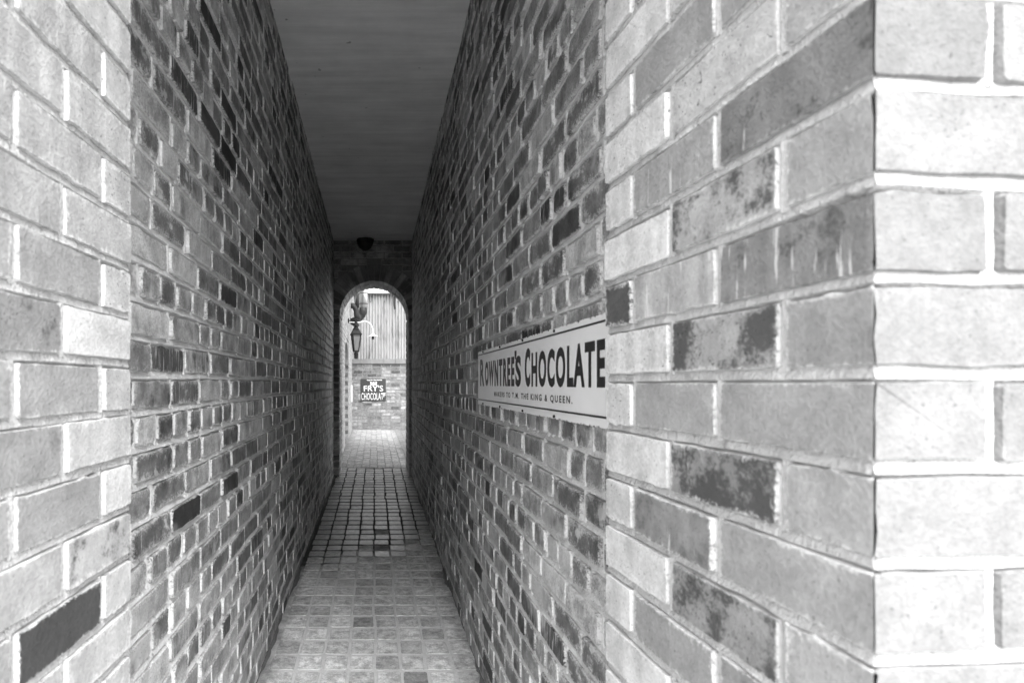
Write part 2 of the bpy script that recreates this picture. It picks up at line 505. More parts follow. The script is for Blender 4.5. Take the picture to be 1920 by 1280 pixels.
# ------------------------------------------------------------------ piers at the entrance
def build_pier(name, label, corner, backpt, fdir, fn, joint0, rows_side, rows_front, seed, front_len, xlo, xhi, groupprops):
    rnd = random.Random(seed)
    cx, cy = corner; bx, by = backpt
    U = Vector((bx - cx, by - cy, 0)); SLEN = U.length; U.normalize()
    N = Vector((-U.y, U.x, 0))
    if N.x * cx > 0: N = -N
    S = Frame((cx, cy, CH), U, N)
    Fv = Vector(fdir).normalized()
    FR = Frame((cx, cy, CH), Fv, fn)
    root = empty(name, (cx, cy, 0), label, 'pier')
    mort = MB()
    # core, one centimetre behind the faces
    sgn = 1 if cx > 0 else -1
    p0 = S.p(0, 0, -.01) - FR.N * .01; p1 = S.p(SLEN - .004, 0, -.01); p3 = FR.p(front_len, 0, -.01)
    p2 = Vector((p3.x, p1.y, 0))
    poly = [(p.x, p.y) for p in (p0, p3, p2, p1)]
    if sgn < 0: poly = poly[::-1]
    mort.prism(poly, -0.05, CH + 2.2)
    kmin, kmax = int(-(CH + .05) / COURSE) - 1, int(2.2 / COURSE)
    cands = []
    PR = 0.0022
    for k in range(kmin, kmax):
        v0 = joint0 + COURSE * k; v1 = v0 + COURSE
        if v0 < -CH - .02: continue
        odd = k % 2 != 0
        sp = rows_side(odd, SLEN)
        rs = groupprops.get(k)
        bed_strip(mort, S, .0015, SLEN, v0, rnd, JT, lip=-.0012, step=0.011 if abs(k) < 9 else .1, amp=.0017)
        bed_strip(mort, FR, .0015, front_len, v0, rnd, JT, lip=-.0012, step=0.011 if abs(k) < 9 else .1, amp=.0017)
        fp = rows_front(odd, front_len)
        near = abs(k) < 9
        H = COURSE - JT
        for i, (a, b) in enumerate(sp):
            pr = rs[i] if rs and i < len(rs) else default_pier(rnd, i, sgn)
            pr = (pr[0] * (1.08 if sgn > 0 else 1.0),) + pr[1:]
            mb = MB()
            ua = a + (JT / 2 if i else -PR); ub = b - JT / 2
            if i == len(sp) - 1: ub = b
            vj = rnd.gauss(0, .0008)
            brick_shell(mb, S, (ua + ub) / 2, (v0 + v1) / 2 + vj, ub - ua, H, PR + (rnd.gauss(0, .0008) if i else 0), -.012, rnd, pr,
                        nl=9 if near else 3, nh=3 if near else 1, rough=.0009, rot=rnd.gauss(0, .003) if i else 0, c=.003 if i else .0015, miter=(i == 0))
            if i == 0:     # the corner brick turns the corner: both faces in one mesh
                fa, fb = fp[0]
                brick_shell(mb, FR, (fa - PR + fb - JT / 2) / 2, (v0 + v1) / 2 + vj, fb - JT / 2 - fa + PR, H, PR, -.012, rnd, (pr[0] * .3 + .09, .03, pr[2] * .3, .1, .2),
                            nl=7 if near else 3, nh=3 if near else 1, rough=.0009, c=.0015, miter=True)
            if i: perp_strip(mort, S, a, v0 + .004, v1 - .004, JT, rnd)
            cands.append((score(S, a, b, v0, v1, xlo, xhi), mb, S.p((a + b) / 2, (v0 + v1) / 2)))
        for i, (a, b) in enumerate(fp):
            if i == 0: continue
            perp_strip(mort, FR, a, v0 + .004, v1 - .004, JT, rnd)
            mb = MB()
            brick_shell(mb, FR, (a + b) / 2, (v0 + v1) / 2 + rnd.gauss(0, .001), b - a - JT, H, PR + rnd.gauss(0, .0008), -.012, rnd,
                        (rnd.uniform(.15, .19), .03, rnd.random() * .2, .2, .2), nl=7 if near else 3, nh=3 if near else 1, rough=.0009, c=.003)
            cands.append((score(FR, a, b, v0, v1) if sgn > 0 else 0, mb, FR.p((a + b) / 2, (v0 + v1) / 2)))
    emit(cands, root, 'brick_pier', 300)
    mort.build('mortar', 'mortar_pier', root, tuple(root.location))
    return root, S, FR

def default_pier(rnd, i, sgn):
    t = rnd.choice([.25, .3, .36, .2, .42]) if sgn > 0 else rnd.choice([.3, .36, .42, .46])
    if i == 2: t = rnd.uniform(.42, .5)
    return (t, .5 if i == 2 else .15, rnd.choice([0, 0, .3, .7]), rnd.choice([.1, .3, .5]), rnd.random() * .6)

def rows_s(odd, L):
    if odd: return [(0, .225), (.225, .45), (.45, L)]
    return [(0, .1125), (.1125, .3375), (.3375, L)]
def rows_f(odd, L):
    out = [(0, .1125)] if odd else [(0, .225)]
    while out[-1][1] < L - .05:
        out.append((out[-1][1], min(out[-1][1] + .225, L)))
    return out

# tone, smear, burn, streak, pit   (from the corner inwards)
R_PR = {
    5: [(.27, .1, .1, .2, .2), (.24, .1, .1, .3, .2), (.46, .5, .1, .6, .6)],
    4: [(.27, .1, 0, .2, .1), (.36, .1, .45, .1, .9), (.48, .6, .1, .5, .7)],
    3: [(.15, .05, .6, .5, .4), (.25, .1, .1, .6, .3), (.45, .5, .1, .5, .6)],
    2: [(.26, .1, 0, .1, .1), (.30, .1, .75, .3, .5), (.48, .6, 0, .6, .5)],
    1: [(.16, .05, .5, .8, .4), (.32, .1, 0, .8, .2), (.07, .25, .5, .2, .4)],
    0: [(.22, .1, 0, .1, .2), (.27, .15, .95, .1, .7), (.46, .7, 0, .5, .6)],
    -1: [(.24, .1, .05, .05, .1), (.26, .1, .05, .1, .1), (.42, .5, 0, .2, .8)],
    -2: [(.28, .1, 0, .1, .1), (.20, .2, .85, .5, .3), (.46, .6, .1, .5, .5)],
    -3: [(.25, .1, .1, .1, .3), (.2, .15, .4, .4, .3), (.42, .5, 0, .5, .5)],
    -4: [(.26, .15, 0, .1, .2), (.22, .1, .75, .2, .6), (.46, .6, .1, .5, .4)],
    -5: [(.2, .1, .2, .2, .3), (.23, .2, .1, .2, .3), (.45, .5, 0, .3, .3)],
}
L_PR = {
    5: [(.34, .1, 0, .3, .1), (.36, .2, 0, .5, .3), (.42, .4, 0, .3, .6)],
    4: [(.36, .1, 0, .6, .1), (.38, .1, 0, .6, .2), (.40, .3, .1, .5, .7)],
    3: [(.33, .1, 0, .5, .2), (.34, .2, .2, .7, .2), (.38, .4, .1, .3, .8)],
    2: [(.36, .1, 0, .3, .1), (.32, .1, 0, .3, .2), (.37, .3, .15, .2, .3)],
    1: [(.3, .1, 0, .1, .1), (.29, .08, 0, .1, .2), (.42, .5, .15, .3, .9)],
    0: [(.3, .1, .3, .2, .3), (.24, .1, .45, .1, .5), (.5, .8, 0, .1, .2)],
    -1: [(.3, .1, 0, .1, .1), (.29, .08, 0, .1, .2), (.42, .2, .1, .2, .7)],
    -2: [(.3, .1, .2, .1, .3), (.26, .1, .3, .1, .3), (.44, .3, .1, .6, .2)],
    -3: [(.3, .1, 0, .1, .1), (.27, .1, .2, .2, .2), (.5, .7, 0, .1, .2)],
    -4: [(.33, .1, 0, .1, .2), (.35, .1, .1, .1, .2), (.36, .3, .65, .2, .2)],
    -5: [(.3, .1, .1, .1, .2), (.055, .1, .3, .1, .3), (.44, .4, 0, .1, .2)],
    -6: [(.36, .1, 0, .1, .2), (.38, .1, .1, .1, .2), (.4, .5, .1, .1, .2)],
    -7: [(.36, .1, 0, .1, .2), (.12, .1, .3, .1, .2), (.4, .5, .1, .1, .2)],
}
f5 = R(5)
pier_r, RS, RF = build_pier('brick_pier', 'pale brick pier filling the right of the picture with a sharp corner', (.436, .53), (.414, 1.082),
                            (math.cos(f5), math.sin(f5), 0), (math.sin(f5), -math.cos(f5), 0), .0093, rows_s, rows_f, 11, 1.0, 1135, 1920, R_PR)
pier_l, LS, LF = build_pier('brick_pier', 'pale brick pier at the far left edge with one nearly black brick', (-.450, .52), (-.432, 1.073),
                            (-1, 0, 0), (0, -1, 0), .0348, rows_s, rows_f, 12, .7, 0, 245, L_PR)

# the round arch that joins the piers, and the storey it carries
eroot = empty('entrance_arch', (-.005, .55, CH + 1.0)); eroot['kind'] = 'structure'
ecx, ERr, esp = -.008, .425, CH + 1.0
em = MB(); vs = []; nA = 24
for i in range(nA + 1):
    a = math.pi * i / nA
    x = ecx - (ERr + .012) * math.cos(a); z = esp + (ERr + .012) * math.sin(a)
    vs += [(x, .55, z), (x, .55, CH + 2.2), (x, 1.06, z), (x, 1.06, CH + 2.2)]
fs = []
for i in range(nA):
    a, b = 4 * i, 4 * i + 4
    fs += [(a, b, b + 1, a + 1), (a + 2, a + 3, b + 3, b + 2), (a, a + 2, b + 2, b), (a + 1, b + 1, b + 3, a + 3)]
em.add(vs, fs); em.build('mortar', 'mortar_pier', eroot, tuple(eroot.location))
er = random.Random(15)
for ring in range(2):
    y0 = .542 + ring * .265; y1 = y0 + .255
    for i in range(21):
        a0 = math.pi * (i + .07) / 21; a1 = math.pi * (i + .93) / 21
        pts = []
        for y in (y0, y1):
            for r in (ERr, ERr + .2):
                for a in (a0, (a0 + a1) / 2, a1): pts.append((ecx - r * math.cos(a), y, esp + r * math.sin(a)))
        F0 = [(0, 3, 4, 1), (1, 4, 5, 2), (6, 7, 10, 9), (7, 8, 11, 10), (0, 1, 7, 6), (1, 2, 8, 7), (3, 9, 10, 4), (4, 10, 11, 5), (0, 6, 9, 3), (2, 5, 11, 8)]
        mb = MB(); mb.add(pts, F0, [((k % 3 - 1) * .03, (.03 if (k // 3) % 2 else -.03)) for k in range(12)], (er.uniform(.25, .4), er.random(), .1, 0), (.2, .2, .3, 0))
        mb.build('voussoir', 'brick_pier', eroot, pts[1])
up = MB(); up.box((-2.2, .56, CH + 2.2), (2.4, YB - .02, CH + 4.6))
uo = up.build('upper_storey', 'mortar_far'); uo['kind'] = 'structure'

# ------------------------------------------------------------------ long side walls
def in_props(rnd, side, y, v):
    q = rnd.random()
    near = max(0, min(1, (2.6 - y) / 1.3))
    if q < .09: return (rnd.uniform(.04, .08), .2 + .3 * rnd.random(), rnd.random() * .4, rnd.choice([.2, .6, .9]), .3)
    if q < .38: return (rnd.uniform(.13, .2), .3 + .5 * near, rnd.random() * .7, rnd.random() * .8, .4)
    if q < .80: return (rnd.uniform(.22, .34), .35 + .6 * near * rnd.random(), rnd.choice([0, .1, .3, .6]), rnd.random() * .9, rnd.random())
    return (rnd.uniform(.38, .5), .4 + .5 * near * rnd.random(), rnd.choice([0, .1, .4]), rnd.random(), rnd.random())

def long_wall(name, label, X, nx, ystart, yend, joint0, seed, xlo, xhi, LP):
    rnd = random.Random(seed)
    F = Frame((X, 0, CH), (0, 1, 0), (nx, 0, 0))
    root = empty(name, (X, ystart, 0), label, 'wall')
    mort = MB()
    xo = X - nx * .24
    xi = X - nx * .0095
    mort.box((min(xo, xi), ystart, -.05), (max(xo, xi), yend, ceil_z(yend) + .12))
    cands = []
    kmin, kmax = int(-1.5 / COURSE) - 1, int(2.02 / COURSE) + 1
    for k in range(kmin, kmax):
        v0 = joint0 + COURSE * k; v1 = v0 + COURSE
        if v1 < -CH - .03: continue
        ph = rnd.random() * 6
        def wob(u, ph=k * .35 + seed): return .0035 * math.sin(u * 1.9 + ph) + .002 * math.sin(u * 5.1 + ph * 2)
        for (a, b, st) in ((ystart, 3.2, .035), (3.2, yend, .12)):
            bed_strip(mort, F, a, b, v0, rnd, JT + .004, deep=-.0075, lip=0.0, step=st, amp=.002, wob=wob)
        hdr = (k % 4 == 2)
        y = ystart - (rnd.uniform(0, .1) if hdr else (0.0 if k % 2 else LP / 2)) - rnd.uniform(0, .02)
        while y < yend:
            if hdr: ls = [LP / 2 + rnd.gauss(0, .004)]
            elif rnd.random() < .14: ls = [LP / 2, LP / 2]
            else: ls = [LP + rnd.gauss(0, .005)]
            for L in ls:
                a, b = max(y, ystart), min(y + L, yend)
                y += L
                if b - a < .03: continue
                yc = (a + b) / 2
                mb = MB()
                near = yc < 2.4
                pr = in_props(rnd, nx, yc, v0)
                pr = (pr[0] * 1.02,) + pr[1:]
                brick_shell(mb, F, yc, (v0 + v1) / 2 + wob(yc) + rnd.gauss(0, .001), b - a - JT - rnd.uniform(-.001, .006) - (.003 if near else 0), COURSE - JT - rnd.uniform(.002, .008) - (.002 if near else 0),
                            .002 + rnd.gauss(0, .002), -.012, rnd, pr, nl=7 if near else 4, nh=3 if near else 1, rough=.0026, rot=rnd.gauss(0, .008), c=rnd.uniform(.006, .014) if near else .007, inset=.004, chip=.15)
                if near or yc < 3.6: perp_strip(mort, F, b, v0 + .003 + wob(b), v1 - .003 + wob(b), JT, rnd, lip=-.0018)
                elif True: perp_strip(mort, F, b, v0 + .003 + wob(b), v1 - .003 + wob(b), JT, rnd, lip=-.0018)
                cands.append((score(F, a, b, v0, v1, xlo, xhi), mb, F.p(yc, (v0 + v1) / 2)))
    emit(cands, root, 'brick_in', 300)
    mort.build('mortar', 'mortar_in', root, tuple(root.location))
    return F

WL = long_wall('brick_wall', 'long weathered brick wall along the left side of the passage', XL, 1, 1.06, YF + .3, .0232, 21, 243, 640, .258)
WR = long_wall('brick_wall', 'long dark brick wall on the right carrying the white enamel sign', XR, -1, 1.07, YF + .3, .019, 22, 775, 1138, .235)

# ------------------------------------------------------------------ arch wall at the far end
ACX, AR, ASP = -.004, .443, CH + .887    # centre, radius, springing height
root = empty('arch_wall', (ACX, YF, floor_z(YF)), 'dark brick end wall with a round arch opening onto the bright yard', 'wall')
core = MB()
ztop = CH + 2.0
for s in (-1, 1):
    x0, x1 = ACX + s * (AR + .012), ACX + s * .62
    core.box((min(x0, x1), YF + .01, 0), (max(x0, x1), YB - .01, ASP))
nA = 28
vs = []
for i in range(nA + 1):
    a = math.pi * i / nA
    x = ACX - (AR + .012) * math.cos(a); z = ASP + (AR + .012) * math.sin(a)
    vs += [(x, YF + .01, z), (x, YF + .01, ztop), (x, YB - .01, z), (x, YB - .01, ztop)]
fs = []
for i in range(nA):
    a, b = 4 * i, 4 * i + 4
    fs += [(a, b, b + 1, a + 1), (a + 2, a + 3, b + 3, b + 2), (a, a + 2, b + 2, b), (a + 1, b + 1, b + 3, a + 3)]
core.add(vs, fs)
for s in (-1, 1):
    x0, x1 = ACX + s * (AR + .012), ACX + s * .62
    core.box((min(x0, x1), YF + .011, ASP), (max(x0, x1), YB - .011, ztop))
rnd = random.Random(31)
# voussoirs
RO = AR + .215
nv = 22
for ring in range(3):
    y0 = YF + ring * .22; y1 = y0 + .21
    for i in range(nv):
        a0 = math.pi * (i + .07) / nv; a1 = math.pi * (i + .93) / nv
        mb = MB(); pts = []
        j = rnd.gauss(0, .002)
        for y in (y0 + j, y1 + j):
            for r in (AR + rnd.gauss(0, .001), RO):
                for a in (a0, (a0 + a1) / 2, a1):
                    rr = r if r > .5 else r
                    pts.append((ACX - rr * math.cos(a), y, ASP + rr * math.sin(a)))
        F0 = [(0, 3, 4, 1), (1, 4, 5, 2), (6, 7, 10, 9), (7, 8, 11, 10), (0, 1, 7, 6), (1, 2, 8, 7), (3, 9, 10, 4), (4, 10, 11, 5), (0, 6, 9, 3), (2, 5, 11, 8)]
        q = rnd.random(); tone = rnd.uniform(.1, .2) if q < .7 else rnd.uniform(.22, .32)
        uv = [((k % 3 - 1) * .03, (.03 if (k // 3) % 2 else -.03)) for k in range(12)]
        mb.add(pts, F0, uv, (tone, rnd.random(), .1, 0), (.2, .2, .3, 0))
        am = (a0 + a1) / 2
        mb.build('voussoir', 'brick_in', root, (ACX - (AR + .1) * math.cos(am), (y0 + y1) / 2, ASP + (AR + .1) * math.sin(am)))
# front courses above the ring and beside the opening, and the reveals
FA = Frame((0, YF + .003, CH), (1, 0, 0), (0, -1, 0))
cands = []
for k in range(-16, 24):
    v0 = .02 + COURSE * k; v1 = v0 + COURSE; vc = (v0 + v1) / 2
    x = -.66 + (k % 2) * .1125
    while x < .64:
        L = .225
        a, b = x, x + L; x += L
        segs = []
        h = CH + vc - ASP
        if h < 0: lim = AR
        elif h < RO + .03: lim = math.sqrt(max((RO + .035) ** 2 - h * h, 0))
        else: lim = 0
        if lim == 0: segs = [(a, b)]
        else:
            if a < ACX - lim: segs.append((a, min(b, ACX - lim)))
            if b > ACX + lim: segs.append((max(a, ACX + lim), b))
        for (a2, b2) in segs:
            if b2 - a2 < .035 or b2 < XL - .05 or a2 > XR + .05 or CH + v0 > ztop: continue
            mb = MB()
            q = rnd.random(); tone = rnd.uniform(.09, .2) if q < .8 else rnd.uniform(.22, .34)
            brick_shell(mb, FA, (a2 + b2) / 2, vc, b2 - a2 - JT, COURSE - JT, .003, -.009, rnd, (tone, .1, .2, .3, .3), rough=.0016)
            cands.append((score(FA, a2, b2, v0, v1, 620, 785, 440, 900), mb, FA.p((a2 + b2) / 2, vc)))
for s in (-1, 1):
    FJ = Frame((ACX + s * (AR + .003), 0, CH), (0, 1, 0), (-s, 0, 0))
    k = -16
    while True:
        v0 = .02 + COURSE * k; v1 = v0 + COURSE; k += 1
        if CH + v1 > ASP + .02: break
        cuts = [YF, YF + .22, YF + .44, YB] if k % 2 else [YF, YF + .11, YF + .33, YF + .55, YB]
        for a, b in zip(cuts, cuts[1:]):
            mb = MB()
            q = rnd.random(); tone = rnd.uniform(.12, .24) if q < .75 else rnd.uniform(.26, .4)
            brick_shell(mb, FJ, (a + b) / 2, (v0 + v1) / 2, b - a - JT, COURSE - JT, .003, -.008, rnd, (tone, .2, .2, .4, .3), rough=.0016)
            cands.append((score(FJ, a, b, v0, v1, 620, 785, 440, 900), mb, FJ.p((a + b) / 2, (v0 + v1) / 2)))
emit(cands, root, 'brick_in', 300)
core.build('mortar', 'mortar_arch', root, tuple(root.location))

# ------------------------------------------------------------------ yard beyond the arch
M['yard_bed'] = mat_plain('yard_joints', .16, .9, 0, .4, 20, .003)
ZY0 = floor_z(YB); SY = .013
FY = Frame((0, YB, ZY0), (1, 0, 0), (0, -SY, 1), (0, 1, SY))
YW = 14.5
def yard_z(y): return ZY0 + SY * (y - YB)
yb = MB()
yb.add([FY.p(-6, .015, -.004), FY.p(6, .015, -.004), FY.p(6, 12, -.004), FY.p(-6, 12, -.004)], [(0, 1, 2, 3)])
yard = yb.build('yard_paving', 'yard_bed'); yard['kind'] = 'structure'
rnd = random.Random(41)
cands = []
v = .02; k = 0
while v < YW - YB + .3:
    d = .118; x = -1.3 + (rnd.gauss(0, .004))
    while x < 1.5:
        wdt = .112
        tone = rnd.uniform(.26, .38)
        mb = MB()
        brick_shell(mb, FY, x + wdt / 2, v + d / 2, wdt - .009, d - .006, .002 + rnd.gauss(0, .0008), -.006, rnd, (tone, .3, 0, 0, 0), nl=2, nh=1, rough=.001, rot=rnd.gauss(0, .01), c=.005)
        sc = score(FY, x, x + wdt, v, v + d, 641, 762, 800, 880)
        cands.append((sc, mb, FY.p(x + wdt / 2, v + d / 2)))
        x += wdt
    v += d; k += 1
emit(cands, yard, 'paver_dry', 300, 'paver')

# low boundary wall with the dark enamel plate
root = empty('yard_wall', (.3, YW, yard_z(YW)), 'low pale brick wall with coping blocks across the far end of the yard', 'wall')
FW = Frame((0, YW, CH), (1, 0, 0), (0, -1, 0))
mt = MB(); wt = CH + (720 - 682) * YW / FPX
mt.box((-.62, YW + .009, 0), (2.2, YW + .24, wt))
cands = []
CF = .0775
k = 0
while True:
    v1 = (wt - CH) - k * CF; v0 = v1 - CF; k += 1
    if CH + v1 < yard_z(YW): break
    x = -.62 - (k % 2) * .1125
    bed_strip(mt, FW, -.6, 2.1, v0, rnd, JT, step=.12)
    while x < 2.1:
        L = .225 if rnd.random() > .25 else .1125
        a, b = max(x, -.62), min(x + L, 2.15); x += L
        if b - a < .04: continue
        q = rnd.random()
        tone = rnd.uniform(.13, .2) if q < .68 else (rnd.uniform(.22, .3) if q < .92 else rnd.uniform(.07, .1))
        if k < 5: tone *= .75
        mb = MB()
        brick_shell(mb, FW, (a + b) / 2, (v0 + v1) / 2, b - a - JT, CF - JT, .003 + rnd.gauss(0, .002), -.008, rnd, (tone, .45, .3 if q < .2 else 0, .4, .3), nl=3, rough=.002, rot=rnd.gauss(0, .006))
        cands.append((score(FW, a, b, v0, v1, 655, 764, 670, 806), mb, FW.p((a + b) / 2, (v0 + v1) / 2)))
emit(cands, root, 'brick_far', 300)
mt.build('mortar', 'mortar_far', root, tuple(root.location))
M['coping'] = mat_plain('coping_stone', .15, .9, 0, .35, 9, .004)
x = -.62
while x < 2.1:
    L = .28; mb = MB()
    mb.box((x + .004, YW - .022 + rnd.gauss(0, .002), wt + .004), (x + L - .004, YW + .26, wt + .118 + rnd.gauss(0, .003)))
    mb.build('coping_block', 'coping', root, (x + L / 2, YW, wt)); x += L

# side building on the left of the yard, pale washed brick with an arched doorway
XS = -.534
M['wash'] = mat_brick('washed_brick', .42)
M['mortar_wash'] = mat_mortar('mortar_wash', .38, .2)
root = empty('side_building', (XS, 11, yard_z(11)), 'pale washed brick building wall on the left of the yard with an arched doorway', 'building')
FS = Frame((XS, 0, CH), (0, 1, 0), (1, 0, 0))
D0, D1, DH = 11.05, 12.55, CH + .55     # doorway edges along y, springing
wallm = MB(); zt = CH + 3.3
wallm.box((XS - .35, YB + .02, -.02), (XS - .009, D0, zt))
wallm.box((XS - .35, D1 + .009, -.02), (XS - .009, 19, zt))
n = 14; rr = (D1 - D0) / 2; rise = .26; vs = []
for i in range(n + 1):
    k = -1 + 2 * i / n; yy = (D0 + D1) / 2 + rr * k; zz = DH + rise * math.sqrt(max(0, 1 - k * k))
    vs += [(XS - .009, yy, zz), (XS - .009, yy, zt), (XS - .35, yy, zz), (XS - .35, yy, zt)]
fs = []
for i in range(n):
    a, b = 4 * i, 4 * i + 4
    fs += [(a, b, b + 1, a + 1), (a + 2, a + 3, b + 3, b + 2), (a, a + 2, b + 2, b)]
wallm.add(vs, fs)
st = MB()
k = 0
while True:
    v0 = -1.3 + k * .075; v1 = v0 + .075; k += 1
    if CH + v1 > zt: break
    bed_strip(wallm, FS, YB + .1, D0, v0, rnd, .01, step=.4); bed_strip(wallm, FS, D1, 18, v0, rnd, .01, step=.4)
    y = YB + .05 + (k % 2) * .1125
    while y < 17:
        a, b = y, y + .225; y += .225
        if b > D0 and a < D1 and CH + v0 < DH + rise + .02:
            if a < D0 - .05: b = D0
            elif b > D1 + .05: a = D1
            else: continue
        brick_shell(st, FS, (a + b) / 2, (v0 + v1) / 2, b - a - .01, .065, .003, -.008, rnd, (rnd.uniform(.26, .4), .3, .2, .3, .2), nl=2, nh=1)
st.build('bricks', 'wash', root, tuple(root.location), kind='stuff')
wallm.build('mortar', 'mortar_wash', root, tuple(root.location))
FD = Frame((XS, D1, CH), (-1, 0, 0), (0, -1, 0))       # far reveal of the doorway faces us
k = 0
while True:
    v0 = -1.2 + k * .084; v1 = v0 + .084; k += 1
    if CH + v1 > DH: break
    mb = MB(); q = k % 2
    brick_shell(mb, FD, .06, (v0 + v1) / 2, .1, .07, .003, -.008, rnd, (.14 if q else .34, .2, .2, .2, .3), nl=2)
    mb.build('brick', 'brick_far', root, FD.p(.06, (v0 + v1) / 2))
M['black'] = mat_plain('black_paint', .012, .6, 0, .2, 30, 0, .15)
dm = MB(); dm.box((XS - .34, D0 - .02, yard_z(11)), (XS - .30, D1 + .02, DH + rise)); dm.build('door', 'black', root, (XS - .32, 11.8, yard_z(11)))

# corrugated shed behind the wall
def mat_corr():
    t = NT('corrugated_iron')
    p = t.pos(); x, y, z = t.sep(p)
    n1 = t.noise(t.vec(t.mul(x, 3.0), 0.0, t.mul(z, 1.2)), 1.0, 6, 0.7); n2 = t.noise(t.vec(t.mul(x, 9.0), 0.0, t.mul(z, 2.0)), 1.0, 5, 0.65)
    b = t.mix(t.mul(t.ramp(n2, 0.45, 0.68), 0.75), .27, .085)
    b = t.mul(b, t.mix(n1, 0.75, 1.25))
    t.grey(b); t.rough(0.55); t.b.inputs['Metallic'].default_value = 0.0
    return t.m
M['corr'] = mat_corr()
YC = 16.0
root = empty('corrugated_shed', (.3, YC, 0), 'shed wall of pale corrugated iron rising behind the low brick wall', 'shed')
zt = CH + (720 - 551) * YC / FPX
sh = MB(); pitch = .076; n = int(2.9 / pitch * 8); vs = []
for i in range(n + 1):
    x = -.62 + i * pitch / 8
    yy = YC + .03 * math.sin(2 * math.pi * i / 8)
    vs += [(x, yy, 0), (x, yy, zt)]
sh.add(vs, [(2 * i, 2 * i + 2, 2 * i + 3, 2 * i + 1) for i in range(n)])
sh.build('wall_sheet', 'corr', root, (.3, YC, 0), smooth=True)
M['fascia'] = mat_plain('fascia_paint', .5, .7, 0, .2, 5)
fm = MB(); fm.box((-.66, YC - .12, zt + .01), (2.4, YC + .02, zt + .125)); fm.build('gutter', 'fascia', root, (.3, YC, zt))
rm = MB(); rm.add([(-.7, YC - .1, zt + .13), (2.4, YC - .1, zt + .13), (2.4, YC + 4, zt + .2), (-.7, YC + 4, zt + .2)], [(0, 1, 2, 3)])
rm.build('roof', 'corr', root, (.3, YC, zt + .13))
for i in range(5):
    sc = MB(); x = -.1 + i * .36; sc.frustum((x, YC - .02), .012, .012, zt - .22, zt - .19, 6)
    sc.build('roofing_screw', 'black', root, (x, YC, zt - .2))
# dark strap hanging from the gutter
M['dark_metal'] = mat_plain('dark_metal', .018, .55, 0, .3, 25, 0, .25)
x = (740 - VX) * (YC - .15) / FPX
hb = MB(); z1 = CH + (720 - 556) * (YC - .15) / FPX; z0 = CH + (720 - 579.5) * (YC - .15) / FPX
hb.tube([(x - .015, YC - .15, z1), (x - .01, YC - .15, (z0 + z1) / 2), (x + .01, YC - .15, z0)], [.018, .026, .022], 8)
hb.box((x - .02, YC - .2, z1 - .01), (x + .02, YC + .0, z1 + .03))
ho = hb.build('gutter_outlet', 'dark_metal', None, (x, YC - .15, z0)); ho['label'] = 'short dark outlet pipe hanging below the shed gutter'; ho['category'] = 'pipe'

# ------------------------------------------------------------------ pipes, lantern and lamp in the yard
def at(px, py, y): return Vector(((px - VX) * y / FPX, y, CH + (VY - py) * y / FPX))
def tint_steel():
    t = NT('bright_steel'); p = t.pos(); n = t.noise(p, 9, 4, 0.6)
    t.grey(t.mix(n, .6, .8)); t.rough(t.mix(n, .22, .4)); t.b.inputs['Metallic'].default_value = 1.0
    return t.m
M['steel'] = tint_steel()
yf = 13.6
root = empty('flue_pipe', at(681, 600, yf), 'shiny steel flue pipe with an elbow above the lantern', 'pipe')
pt = MB(); pt.tube([at(681.5, 500, yf), at(681.5, 540, yf), at(681.5, 578, yf)], .09, 24); pt.build('upper_pipe', 'steel', root, at(681.5, 560, yf), smooth=True)
pt = MB(); pt.tube([at(681.5, 577, yf), at(681, 584, yf), at(678, 590, yf), at(674, 595, yf), at(669, 600, yf - .1), at(660, 603, yf - .2)], [.091, .091, .09, .088, .08, .078], 20); pt.build('elbow', 'dark_metal', root, at(677, 590, yf), smooth=True)
for py in (550, 570):
    pt = MB(); pt.tube([at(681.5, py - .6, yf), at(681.5, py + .6, yf)], .1, 24); pt.build('clamp_band', 'dark_metal', root, at(681.5, py, yf))
pt = MB(); pt.tube([at(688, 570, yf), at(664, 570, yf)], .012, 6); pt.build('stay', 'dark_metal', root, at(676, 570, yf))
yg = 13.2
root = empty('soil_pipe', at(667, 600, yg), 'dark bent pipe coming out of the pale wall beside the flue', 'pipe')
pt = MB(); pt.tube([at(658, 573, yg), at(662, 573, yg), at(665.5, 576, yg), at(668, 581, yg), at(669, 590, yg), at(670, 600, yg)], .062, 14); pt.build('bend', 'dark_metal', root, at(667, 580, yg), smooth=True)
pt = MB(); pt.tube([at(671, 540, yg), at(670.5, 560, yg), at(669.5, 577, yg)], [.02, .035, .05], 12); pt.build('vent_cone', 'dark_metal', root, at(670, 560, yg), smooth=True)
yd = 15.0
pt = MB(); pt.tube([at(667.6, 606, yd), at(667.6, 700, yd)], .046, 14)
pt.tube([at(667.6, 662, yd), at(667.6, 665, yd)], .056, 14)
o = pt.build('downpipe', 'black', None, at(667.6, 690, yd)); o['label'] = 'black downpipe behind the lantern dropping behind the low wall'; o['category'] = 'pipe'

